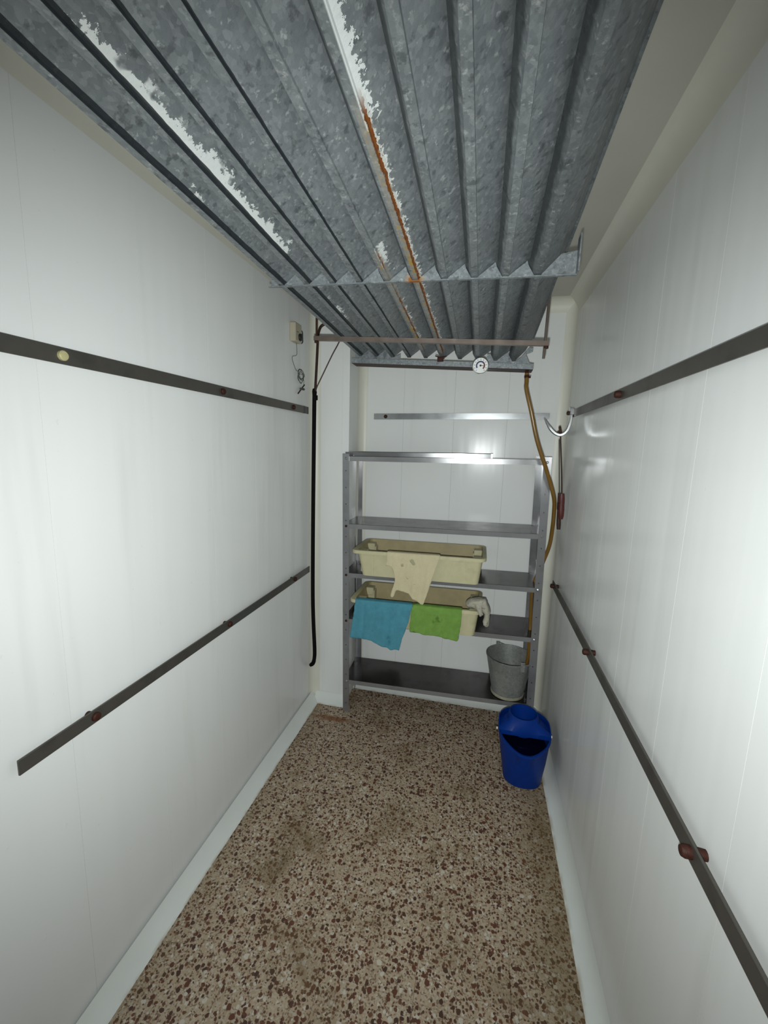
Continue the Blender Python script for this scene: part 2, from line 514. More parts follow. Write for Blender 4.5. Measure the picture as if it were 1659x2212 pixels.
struct('ceiling', MB().box(XL - 0.06, XR + 0.06, Y0, YB + 0.06, ZC, ZC + 0.05), M['ceiling'], label='grey beige ceiling above the drip tray')

# column in the far left corner: front and side panels, corner angle
col = struct('wall_column', MB().box(XL - 0.04, -0.757, 2.306, 2.56, 0, ZC), M['backing'], label='white boxed column in the far left corner')
put('panel', mesh_of('panel', MB().box(XL, -0.7905, 2.30, 2.31, 0, ZC, 0.001), M['wall']), col)
put('panel', mesh_of('panel', MB().box(-0.762, -0.751, 2.3275, 2.56, 0, ZC, 0.001), M['wall']), col)
put('corner_angle', mesh_of('corner_angle', MB().prism([(-0.7895, 2.2985), (-0.7490, 2.2985), (-0.7490, 2.3270), (-0.757, 2.3270), (-0.757, 2.306), (-0.7895, 2.306)], 0.0, ZC, 'Z'), M['wall']), col)

def arc(p0, p1, corner, n=7, k=0.75):
    """concave profile from p0 to p1 bulging towards the corner"""
    out = []
    for i in range(n + 1):
        t = i / n
        a = Vector(p0) * (1 - t) ** 2 + Vector(corner) * 2 * t * (1 - t) + Vector(p1) * t * t
        lnr = Vector(p0) * (1 - t) + Vector(p1) * t
        q = lnr * (1 - k) + a * k
        out.append((q[0], q[1]))
    return out
# base coves
def cove(name, p0, p1, corner, a, b, axis, mat, k=0.6, label=None):
    pr = arc(p0, p1, corner, 7, k) + [corner]
    return struct(name, MB().prism(pr, a, b, axis), mat, label=label, smooth=True)
cove('baseboard_left', (XL + 0.0075, 0.052), (-0.912, 0.0), (XL + 0.0075, 0.0), Y0, 2.30, 'Y', M['base'], 0.25, 'white sloped skirting along the left wall')
cove('baseboard_right', (XR, 0.055), (0.384, 0.0), (XR, 0.0), Y0, YB, 'Y', M['base'], 0.55, 'white coved skirting along the right wall')
cove('baseboard_back', (YB, 0.05), (2.467, 0.0), (YB, 0.0), -0.75, XR, 'X', M['base'], 0.5, 'white coved skirting under the shelf rack')
cove('baseboard_column', (2.2985, 0.052), (2.245, 0.0), (2.2985, 0.0), XL + 0.03, -0.744, 'X', M['base'], 0.35, 'white skirting at the foot of the column')
# vertical and ceiling coves
def vcove(name, p0, p1, corner, z0, z1, label):
    pr = arc(p0, p1, corner, 9, 0.95) + [corner]
    return struct(name, MB().prism(pr, z0, z1, 'Z'), M['cove'], label=label, smooth=True)
vcove('trim_1', (XL, 2.245), (-0.920, 2.30), (XL, 2.30), 0.0, ZC, 'cream corner cove behind the black pipe')
vcove('trim_2', (-0.751, 2.462), (-0.703, YB), (-0.751, YB), 0.0, ZC, 'cream cove between column and back wall')
vcove('trim_3', (0.387, YB), (XR, 2.462), (XR, YB), 0.0, ZC, 'cream corner cove behind the amber hose')
cove('trim_4', (XR, 2.318), (0.387, ZC), (XR, ZC), Y0, YB, 'Y', M['cove'], 0.95, 'cream ceiling cove above the right wall')
cove('trim_5', (XL, 2.318), (-0.923, ZC), (XL, ZC), Y0, 2.30, 'Y', M['cove'], 0.95, 'cream ceiling cove above the left wall')
cove('trim_6', (YB, 2.335), (2.462, ZC), (YB, ZC), -0.75, XR, 'X', M['cove'], 0.95, 'cream ceiling cove above the back wall')

# ------------------------------------------------------------ drip tray of folded galvanised slats
X0S, PITCH, NS = -0.647, 0.0847, 10
def zb(x, y):
    t = (y - 1.288) / 0.862
    return 2.083 - 0.05 * (y - 1.288) - (0.02 + 0.03 * t) * (x + 0.24)
tray = thing('drip_tray', 'grey galvanised drip tray of ten folded slats under the ceiling', 'drip tray', (-0.24, 1.288, 2.083))
YN, YF = 0.05, 2.165
PROF = [(-0.0255, 0.0295), (-0.0085, 0.0), (0.0085, 0.0), (0.0095, 0.0045), (0.066, 0.047)]
def slat(i):
    prof = PROF if i < NS - 1 else PROF[:-1] + [(0.050, 0.046), (0.079, 0.100), (0.085, 0.098)]
    xc = X0S + PITCH * i
    th = 0.0012
    # offset profile for sheet thickness
    up = []
    for k, p in enumerate(prof):
        a = Vector(prof[max(0, k - 1)]); b = Vector(prof[min(len(prof) - 1, k + 1)])
        d = (b - a).normalized()
        up.append((p[0] - d.y * th, p[1] + d.x * th))
    loop = prof + up[::-1]
    rings = []
    n = 34
    for j in range(n + 1):
        y = YN + (YF - YN) * j / n
        z = zb(xc, y)
        wob = 0.0007 * math.sin(y * 9 + i * 2.1)
        rings.append([(xc + p[0], y, z + p[1] + wob) for p in loop])
    mb = MB().rings(rings, True, True, True)
    o = part('slat', mb, SM[i], tray)
    # object origin on the slat's own fold line so that its material can follow the fold
    off = Vector((xc, 0, 0)) - Vector(tray.location)
    for v in o.data.vertices: v.co -= off
    o.location = off
    return o
G = (0.0078, 0.0150, 2.3)
SM = []
for i in range(NS):
    kw = dict(k=0.88 if i < 9 else 0.6, profile=True)  # last slat gets a darker colour, standing in for its grazing-light shade
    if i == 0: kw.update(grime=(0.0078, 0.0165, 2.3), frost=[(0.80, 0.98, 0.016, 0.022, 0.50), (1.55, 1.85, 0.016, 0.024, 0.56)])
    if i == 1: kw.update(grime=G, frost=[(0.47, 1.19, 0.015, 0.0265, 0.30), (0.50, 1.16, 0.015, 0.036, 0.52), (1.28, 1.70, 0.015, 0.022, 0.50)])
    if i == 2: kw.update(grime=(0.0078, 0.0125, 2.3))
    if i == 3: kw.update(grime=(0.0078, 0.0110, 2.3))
    if i == 4: kw.update(frost=[(1.06, 1.32, 0.008, 0.026, 0.42), (1.4, 2.0, 0.008, 0.018, 0.48)], rust=[(1.10, 2.05, 0.0085, 0.0120, 0.40)])
    if i == 5: kw.update(frost=[(0.0, 0.80, 0.0075, 0.0225, 0.10), (0.7, 2.0, 0.011, 0.0175, 0.36)], rust=[(0.66, 2.1, 0.0080, 0.0130, 0.22)])
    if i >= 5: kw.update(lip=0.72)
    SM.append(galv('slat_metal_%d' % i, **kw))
for i in range(NS):
    slat(i)
def bottom(i, y): return zb(X0S + PITCH * i, y)
def saw(y, i0, i1, low):
    """saw-tooth upper outline that nests under the slats i0..i1"""
    top = []
    for i in range(i0, i1 + 1):
        x = X0S + PITCH * i; z = bottom(i, y)
        if i > i0: top += [(x - 0.0262, z + 0.0270), (x - 0.0095, z - 0.001)]
        top += [(x - 0.006, z - 0.0025), (x + 0.006, z - 0.0025)]
        if i < i1: top += [(x + 0.0105, z + 0.003), (x + 0.055, z + 0.0365)]
    return top
# cross strap
ys_ = 1.288
zl, zr = zb(-0.688, ys_), zb(0.214, ys_)
top = saw(ys_, 0, NS - 1, 0)
xl9 = X0S + PITCH * 9; z9 = bottom(9, ys_)
top += [(xl9 + 0.0105, z9 + 0.003), (0.172, z9 + 0.050), (0.2135, z9 + 0.056)]
poly = [(-0.690, zl - 0.005), (-0.682, zl + 0.004), (-0.686, zl + 0.018), (-0.668, zl + 0.014)] + top + [(0.2135, zr - 0.005)]
strap = part('strap', MB().prism(poly, ys_, ys_ + 0.002, 'Y'), M['strap'], tray)
fb = MB()
fb.add([(-0.690, ys_ - 0.008, zl - 0.006), (0.2135, ys_ - 0.008, zr - 0.006), (0.2135, ys_ + 0.002, zr - 0.006), (-0.690, ys_ + 0.002, zl - 0.006),
        (-0.690, ys_ - 0.008, zl - 0.0035), (0.2135, ys_ - 0.008, zr - 0.0035), (0.2135, ys_ + 0.002, zr - 0.0035), (-0.690, ys_ + 0.002, zl - 0.0035)],
       [(0, 3, 2, 1), (4, 5, 6, 7), (0, 1, 5, 4), (1, 2, 6, 5), (2, 3, 7, 6), (3, 0, 4, 7)])
part('flange', fb, M['strap'], strap)
part('end_plate', MB().box(0.2115, 0.2150, ys_ - 0.03, ys_ + 0.004, z9 - 0.006, z9 + 0.085), M['galv'], strap)
# gutter at the far end
gx0, gx1 = -0.682, 0.202
gz0, gz1 = 2.018, 1.974
gut = MB()
def grow(y, h):
    return [(gx0, y, gz0 + h), (gx1, y, gz1 + h)]
sec = [(2.118, 0.024), (2.118, 0.0), (2.205, 0.0), (2.205, 0.030), (2.2035, 0.030), (2.2035, 0.0018), (2.1198, 0.0018), (2.1198, 0.024)]
gut.rings([[(gx0, y, gz0 + h) for y, h in sec], [(gx1, y, gz1 + h) for y, h in sec]], True, True, True)
part('gutter', gut, M['galv'], tray)
de = [(2.1175, -0.0012), (2.2055, -0.0012), (2.2055, -0.0002), (2.1175, -0.0002)]  # thin dark strip, paints in the shade on the gutter's underside
part('gutter_shade', MB().rings([[(gx0, y, gz0 + h) for y, h in de], [(gx1, y, gz1 + h) for y, h in de]], True, True, True), M['rustdark'], tray, False, 'dark strip standing for shade under the gutter')
yb_ = 2.158
left = [(gx0 + 0.006, gz0 + 0.006), (-0.437, gz0 - 0.010)] + [(-0.437, bottom(2, yb_) + 0.012)] + saw(yb_, 0, 2, 0)[::-1] + [(-0.672, bottom(0, yb_) + 0.022), (gx0 + 0.006, bottom(0, yb_) + 0.012)]
part('support_plate', MB().prism(left, yb_, yb_ + 0.0016, 'Y'), M['galv'], tray)
right = [(-0.012, gz1 + 0.008), (gx1 - 0.004, gz1 + 0.002), (gx1 - 0.004, gz1 + 0.034), (gx1 - 0.016, gz1 + 0.036), (gx1 - 0.034, gz1 + 0.075), (gx1 - 0.004, gz1 + 0.086), (gx1 - 0.004, gz1 + 0.104), (gx1 - 0.02, gz1 + 0.106)] + [(xl9 + 0.03, bottom(9, yb_) + 0.014)] + saw(yb_, 8, 9, 0)[::-1] + [(X0S + PITCH * 8 - 0.0095, bottom(8, yb_) - 0.001), (X0S + PITCH * 8 - 0.0255, bottom(8, yb_) + 0.029), (-0.012, bottom(8, yb_) + 0.030)]
part('support_plate', MB().prism(right, yb_, yb_ + 0.0016, 'Y'), M['galv'], tray)
part('drain_spout', MB().tube([(0.178, 2.16, gz1 + 0.006), (0.178, 2.155, gz1 - 0.03)], 0.0085, 10), M['rust'], tray)
part('rust_clip', MB().box(-0.245, -0.215, 2.112, 2.117, 2.015, 2.036, 0.001).tube([(-0.255, 2.112, 2.042), (-0.23, 2.110, 2.034), (-0.20, 2.112, 2.040)], 0.003, 6), M['rust'], tray)

# hanger bar with two threaded rods
hg = thing('hanger_bar', 'brown steel bar on two rods carrying the drip tray', 'hanger bar', (-0.264, 1.80, 2.03))
yh = 1.80
hb = MB()
za, zc_ = 2.0605, 2.0130
sq = [(-0.009, -0.009), (0.009, -0.009), (0.009, 0.009), (-0.009, 0.009)]
hb.rings([[(-0.752, yh + a, za + b) for a, b in sq], [(0.222, yh + a, zc_ + b) for a, b in sq]], True, True, True)
part('bar', hb, M['brownbar'], hg)
part('rod', MB().tube([(-0.742, yh, ZC), (-0.742, yh, za - 0.012)], 0.0048, 8), M['rust'], hg)
part('rod', MB().tube([(0.213, yh, ZC), (0.207, yh, zc_ - 0.055)], 0.0055, 8), M['brownbar'], hg)
for x, z in ((-0.742, za - 0.014), (0.212, zc_ - 0.014)):
    part('nut', MB().lathe((x, yh, z), [(0.010, -0.004), (0.010, 0.005)], 6), M['rust'], hg)

# dial thermometer clipped to the gutter front
dt = thing('dial_thermometer', 'small round dial thermometer on the front of the drip gutter', 'thermometer', (-0.038, 2.108, 1.955))
dc = (-0.038, 2.104, 1.992)
part('case', MB().lathe(dc, [(0.030, 0.012), (0.0385, 0.010), (0.0385, -0.002), (0.0355, -0.004), (0.034, 0.0)], 32, 'Y'), M['chrome'], dt, True)
part('face', MB().lathe(dc, [(0.034, 0.002), (0.034, -0.0005)], 32, 'Y'), M['white'], dt)
def arcband(a0, a1, r0, r1, y, n=14):
    m = MB()
    rr = []
    for k in range(n + 1):
        a = math.radians(a0 + (a1 - a0) * k / n)
        rr.append([(dc[0] + r * math.cos(a), yy, dc[2] + r * math.sin(a)) for r, yy in ((r0, y), (r1, y), (r1, y + 0.0006), (r0, y + 0.0006))])
    return m.rings(rr, True, True, True)
part('scale_band', arcband(215, 45, 0.015, 0.0215, 2.1028), M['dialblue'], dt)
part('scale_band', arcband(45, -50, 0.015, 0.0215, 2.1028), M['dialred'], dt)
tk = MB()
for a in range(-50, 231, 28):
    c, s = math.cos(math.radians(a)), math.sin(math.radians(a))
    tk.tube([(dc[0] + 0.025 * c, 2.1028, dc[2] + 0.025 * s), (dc[0] + 0.031 * c, 2.1028, dc[2] + 0.031 * s)], 0.0010, 5)
part('tick_marks', tk, M['blackplastic'], dt)
part('needle', MB().tube([(dc[0], 2.1020, dc[2]), (dc[0] + 0.018, 2.1020, dc[2] - 0.002)], 0.0012, 5).lathe((dc[0], 2.102, dc[2]), [(0.0045, -0.001), (0.0045, 0.002)], 12, 'Y'), M['rustdark'], dt)

# ------------------------------------------------------------ wall rails
def rail(label, side, z0, z1, ya, yb2, studs, tape=None, capfirst=False, mat='rail', slope=0.0):
    sgn = 1 if side == 'R' else -1
    wall = XR if side == 'R' else XL
    face = wall - sgn * 0.025
    r = thing('wall_rail', label, 'rail', (face, (ya + yb2) / 2, z0), 'meat rails on the side walls')
    x0, x1 = sorted((face, face + sgn * 0.005))
    part('bar', MB().box(x0, x1, ya, yb2, z0, z1, 0.0008), M[mat], r)
    for k, y in enumerate(studs):
        zc = (z0 + z1) / 2
        rad = 0.0115
        m = MB().tube([(wall, y, zc), (face + sgn * 0.0045, y, zc)], rad * 0.85, 12)
        tip = face - sgn * (0.018 if side == 'R' else 0.010)
        first = capfirst and k == 0
        s = part('stud', m, M['rust'], r, True)
        prof = [(rad, 0.0), (rad, 0.6), (rad * 0.8, 0.9), (rad * 0.3, 1.0)]
        L = tip - face
        part('nut', MB().lathe((face, y, zc), [(a, b * L) for a, b in prof], 14, 'X'), M['cap'] if first else M['rust'], s, True, 'yellowed plastic cap' if first else None)
    if tape:
        part('tape_mark', MB().box(x0 - 0.0006, x1 + 0.0006, tape, tape + 0.022, z0 - 0.0005, z1 + 0.0005), M['blackplastic'], r, label='black tape band')
    return r
rail('dark flat steel rail high on the left wall with yellow cap', 'L', 1.766, 1.803, Y0 + 0.2, 2.19, (0.797, 1.405, 2.0), 2.125, True)
rail('dark flat steel rail low on the left wall with cut end', 'L', 0.861, 0.897, 0.615, 2.205, (0.802, 1.404, 2.008))
rail('dark flat steel rail high on the right wall ending at hook', 'R', 1.767, 1.803, Y0 + 0.2, 2.23, (0.20, 1.500))
rail('dark flat steel rail running low along the right wall', 'R', 0.868, 0.906, Y0 + 0.2, 2.345, (0.02, 0.768, 1.545, 2.300))
br = thing('back_rail', 'bright flat steel rail across the wall behind shelf rack', 'rail', (-0.16, 2.505, 1.765))
part('bar', MB().add([(-0.659, y, z) for y, z in ((2.505, 1.762), (2.5108, 1.762), (2.5108, 1.797), (2.505, 1.797))] + [(0.345, y, z) for y, z in ((2.505, 1.776), (2.5108, 1.776), (2.5108, 1.809), (2.505, 1.809))],
     [(0, 1, 2, 3), (4, 7, 6, 5), (0, 4, 5, 1), (1, 5, 6, 2), (2, 6, 7, 3), (3, 7, 4, 0)]), M['rail_bright'], br)
part('bolt', MB().lathe((-0.586, 2.505, 1.780), [(0.011, 0.0), (0.011, -0.004), (0.006, -0.007)], 12, 'Y'), M['rust'], br)
part('spacer', MB().lathe((-0.586, 2.508, 1.780), [(0.008, 0.0), (0.008, 0.013)], 10, 'Y'), M['rust'], br)
part('spacer', MB().lathe((0.30, 2.508, 1.79), [(0.008, 0.0), (0.008, 0.013)], 10, 'Y'), M['rust'], br)

# hook on the end of the right rail
hk = thing('meat_hook', 'shiny curved steel hook bolted to the end of right rail', 'hook', (0.36, 2.225, 1.665))
path = spline([(0.402, 2.222, 1.815), (0.4035, 2.222, 1.79), (0.402, 2.222, 1.745), (0.390, 2.222, 1.702), (0.365, 2.222, 1.681), (0.335, 2.222, 1.690), (0.305, 2.222, 1.722), (0.281, 2.222, 1.762)], 6)
fb = MB()
rings = []
for i, p in enumerate(path):
    d = (path[min(i + 1, len(path) - 1)] - path[max(i - 1, 0)]).normalized()
    nrm = Vector((d.z, 0, -d.x))
    t = 0.0076 if i < len(path) - 8 else 0.0076 - 0.0058 * (i - len(path) + 8) / 8
    wv = 0.0125 if i < len(path) - 8 else 0.0125 - 0.007 * (i - len(path) + 8) / 8
    rings.append([p + nrm * a * t + Vector((0, b * wv, 0)) for a, b in ((1, 0.7), (0.6, 1), (-0.6, 1), (-1, 0.7), (-1, -0.7), (-0.6, -1), (0.6, -1), (1, -0.7))])
fb.rings(rings, True, True, True)
part('hook_body', fb, M['chrome'], hk, True)
part('clamp', MB().box(0.396, 0.416, 2.206, 2.240, 1.776, 1.812, 0.003), M['chrome'], hk, label='bright clamp plate')
part('bolt', MB().lathe((0.396, 2.225, 1.786), [(0.010, 0.0), (0.010, -0.010), (0.005, -0.013)], 10, 'X'), M['rustdark'], hk)

# long rod with red-brown handle hanging on the hook
hr = thing('hanging_rod', 'thin dark rod with red brown handles hanging from steel hook', 'hand tool', (0.372, 2.222, 1.20))
part('rod', MB().tube(spline([(0.348, 2.215, 1.697), (0.357, 2.218, 1.692), (0.3655, 2.222, 1.690), (0.3665, 2.224, 1.655), (0.386, 2.230, 1.50), (0.3985, 2.236, 1.385)], 5), 0.0034, 8), M['rustdark'], hr)
part('hook_top', MB().tube(spline([(0.366, 2.222, 1.688), (0.3605, 2.219, 1.703), (0.355, 2.217, 1.722)], 4), [0.006] * 8 + [0.0045], 8), M['rustdark'], hr)
part('rod', MB().tube([(0.364, 2.250, 1.66), (0.389, 2.254, 1.385)], 0.0024, 8), M['wire'], hr)
part('handle', MB().tube(spline([(0.3985, 2.236, 1.392), (0.402, 2.238, 1.33), (0.405, 2.240, 1.262)], 4), [0.012, 0.0135, 0.014, 0.014, 0.0135, 0.0145, 0.0140, 0.0135, 0.010], 10), M['handle'], hr, True)
part('handle', MB().tube(spline([(0.390, 2.254, 1.392), (0.395, 2.256, 1.30), (0.402, 2.258, 1.205)], 4), [0.008, 0.0085, 0.009, 0.009, 0.009, 0.0095, 0.0105, 0.0105, 0.009], 10), M['rustdark'], hr, True, 'darker lower handle')
part('binding', MB().tube([(0.3975, 2.245, 1.345), (0.3990, 2.246, 1.31)], 0.0165, 12), M['rust'], hr)

# ------------------------------------------------------------ thermostat on the left wall
ts = thing('thermostat', 'beige thermostat box with black knob on the left wall', 'thermostat', (XL, 2.05, 2.11))
bx = MB().box(XL, -0.940, 2.010, 2.086, 2.108, 2.198, 0.004)
part('box', bx, M['beige'], ts)
part('knob', MB().lathe((-0.940, 2.062, 2.135), [(0.018, 0.0), (0.017, 0.010), (0.013, 0.012)], 18, 'X'), M['blackplastic'], ts, True)
part('label_mark', MB().box(-0.9405, -0.9395, 2.028, 2.046, 2.154, 2.157), M['blackplastic'], ts)
part('cable', MB().tube(spline([(-0.956, 2.086, 2.178), (-0.950, 2.112, 2.176), (-0.956, 2.130, 2.155), (-0.955, 2.128, 2.128), (-0.955, 2.105, 2.116), (-0.958, 2.086, 2.118)], 5), 0.0030, 6), M['blackplastic'], ts)
cp = [(-0.958, 2.060, 2.108), (-0.962, 2.072, 2.088), (-0.964, 2.078, 2.058), (-0.966, 2.060, 2.046), (-0.966, 2.032, 2.038), (-0.966, 2.030, 2.018), (-0.965, 2.075, 1.975)]
for k in range(44):
    a = k * 2 * math.pi / 8 + 2.2
    cp.append((-0.960 + 0.004 * math.sin(a * 0.37), 2.118 + (0.034 + 0.004 * math.sin(k * 1.7)) * math.cos(a), 1.968 - 0.0012 * k * 0.45 + (0.024 + 0.006 * math.sin(k * 0.9)) * math.sin(a)))
cp += [(-0.964, 2.16, 1.945), (-0.966, 2.166, 1.915)]
part('capillary', MB().tube(spline(cp, 3), 0.0013, 5), M['wire'], ts)
part('bulb', MB().tube([(-0.962, 2.166, 1.918), (-0.962, 2.085, 1.862)], 0.0034, 8), M['rustdark'], ts)
part('clip', MB().tube([(-0.958, 2.108, 1.890), (-0.958, 2.150, 1.892)], 0.006, 8), M['wire'], ts)

# ------------------------------------------------------------ pipes in the left corner
pp = thing('insulated_pipe', 'black foam covered pipe down the far left corner', 'pipe', (-0.93, 2.24, 0.25))
part('insulation', MB().tube(spline([(-0.931, 2.238, 1.90), (-0.934, 2.238, 1.87), (-0.937, 2.238, 1.60), (-0.940, 2.238, 1.30), (-0.942, 2.238, 1.0), (-0.942, 2.238, 0.70), (-0.937, 2.238, 0.52), (-0.929, 2.236, 0.37), (-0.930, 2.236, 0.31), (-0.940, 2.238, 0.270), (-0.962, 2.240, 0.250)], 5),
     [0.009] * 2 + [0.0135] * 3 + [0.0115] * 38 + [0.0125] * 5 + [0.011] * 2 + [0.005], 12), M['black'], pp, True)
part('copper_pipe', MB().tube(spline([(-0.860, 2.262, 2.256), (-0.885, 2.258, 2.250), (-0.905, 2.250, 2.232), (-0.9155, 2.242, 2.19), (-0.9165, 2.240, 2.15), (-0.921, 2.239, 2.05), (-0.928, 2.238, 1.92), (-0.931, 2.238, 1.89)], 5), 0.0075, 10), M['copper'], pp, True)
part('thin_tube', MB().tube(spline([(-0.76, 2.262, 2.25), (-0.80, 2.258, 2.155), (-0.835, 2.252, 2.09), (-0.885, 2.246, 1.99), (-0.922, 2.242, 1.915), (-0.926, 2.240, 1.89)], 5), 0.0036, 8), M['copper'], pp, True)
part('tape_end', MB().tube([(-0.922, 2.232, 1.868), (-0.916, 2.230, 1.845)], [0.010, 0.005], 8), M['black'], pp)

# ------------------------------------------------------------ shelf rack
RACK = Vector((-0.734, 2.212, 0.0))
rk = thing('shelf_rack', 'grey steel shelf rack with five shelves at the back', 'shelf rack', RACK)
TILT = Matrix.Rotation(math.radians(0.9), 4, 'Z') @ Matrix.Rotation(math.radians(-0.82), 4, 'Y')
rk.rotation_euler = TILT.to_euler()
RM = Matrix.Translation(RACK) @ TILT
W_, D_, H_ = 1.092, 0.282, 1.556
def rpart(name, mb, mat, parent, smooth=False, label=None):
    o = put(name, mesh_of(name, mb, mat, (0, 0, 0), smooth), parent)
    if label: o['label'] = label
    return o
shz = [1.543, 1.163, 0.876, 0.598, 0.212]
PW, PT = 0.038, 0.0018
for ci, (cx, cy) in enumerate(((0, 0), (W_, 0), (0, D_), (W_, D_))):
    sx = 1 if cx == 0 else -1
    sy = 1 if cy == 0 else -1
    zlo = -0.001 if cx == 0 else 0.016
    zlo = 0.0006 if cx == 0 else -0.0150
    ln = [(cx, cy), (cx + sx * PW, cy), (cx + sx * PW, cy + sy * PT), (cx + sx * PT, cy + sy * PT), (cx + sx * PT, cy + sy * PW), (cx, cy + sy * PW)]
    post = rpart('post', MB().prism(ln, zlo, H_, 'Z'), M['shelf'], rk)
    hm = MB()
    z = 0.06
    while z < H_ - 0.02:
        if all(abs(z - (s - 0.012)) > 0.02 for s in shz):
            hm.lathe((cx + sx * PW * 0.52, cy - sy * 0.0002, z), [(0.0034, 0.0), (0.0034, sy * 0.001)], 8, 'Y')
        z += 0.0935
    rpart('holes', hm, M['blackplastic'] if cy == 0 else M['white'], post)['kind'] = 'stuff'
    for s in shz:
        front = -1 if cy == 0 else 1
        rusty = cx == 0 and 0.3 < s < 1.3
        rpart('bolt', MB().lathe((cx + sx * PW * 0.55, cy, s - 0.013), [(0.0072, 0.0), (0.0072, front * 0.003), (0.003, front * 0.0045)], 8, 'Y'), M['rust'] if rusty else M['shelf'], post, label='rusty bolt' if rusty else None)
for k, s in enumerate(shz):
    mb = MB()
    y0, y1 = PT, D_ - PT
    x0, x1 = PT + 0.0005, W_ - PT - 0.0005
    mb.box(x0, x1, y0, y1, s - 0.0015, s)
    sh = rpart('shelf', mb, M['plate'], rk)
    lip = MB().box(x0 + 0.0, x1, y0, y0 + 0.0012, s - 0.026, s - 0.0015).box(x0, x1, y0, y0 + 0.010, s - 0.0272, s - 0.026)
    rpart('front_lip', lip, M['lip'], sh)
    rpart('back_lip', MB().box(x0, x1, y1 - 0.0012, y1, s - 0.026, s - 0.0015), M['shelf'], sh)
    rpart('side_lip', MB().box(x0, x0 + 0.0012, y0 + 0.002, y1 - 0.002, s - 0.026, s - 0.0015), M['shelf'], sh)
    rpart('side_lip', MB().box(x1 - 0.0012, x1, y0 + 0.002, y1 - 0.002, s - 0.026, s - 0.0015), M['shelf'], sh)
def on_rack(x, y, s):
    """rack-local point to world"""
    return RM @ Vector((x, y, s))

# loose steel strip on the top shelf
ls = thing('steel_strip', 'loose steel strip lying on top of the shelf rack', 'metal strip', on_rack(0.40, 0.06, shz[0]))
sm_ = MB()
a0, a1 = on_rack(0.002, 0.045, shz[0] + 0.0006), on_rack(0.805, 0.075, shz[0] + 0.0006)
dx = (a1 - a0).normalized(); dy = Vector((-dx.y, dx.x, 0))
pr = [(0, 0), (0.03, 0), (0.03, 0.002), (0.002, 0.002), (0.002, 0.022), (0, 0.022)]
sm_.rings([[a + dy * p[0] + Vector((0, 0, p[1])) for p in pr] for a in (a0, a1)], True, True, True)
part('angle', sm_, M['strip'], ls)
part('end_cap', MB().add([a1 + dx * u + dy * v + Vector((0, 0, h)) for u in (-0.006, 0.003) for v in (-0.001, 0.031) for h in (0.0, 0.024)], [(0, 1, 3, 2), (4, 6, 7, 5), (0, 4, 5, 1), (2, 3, 7, 6), (0, 2, 6, 4), (1, 5, 7, 3)]), M['rail_bright'], ls, label='pale end cap')

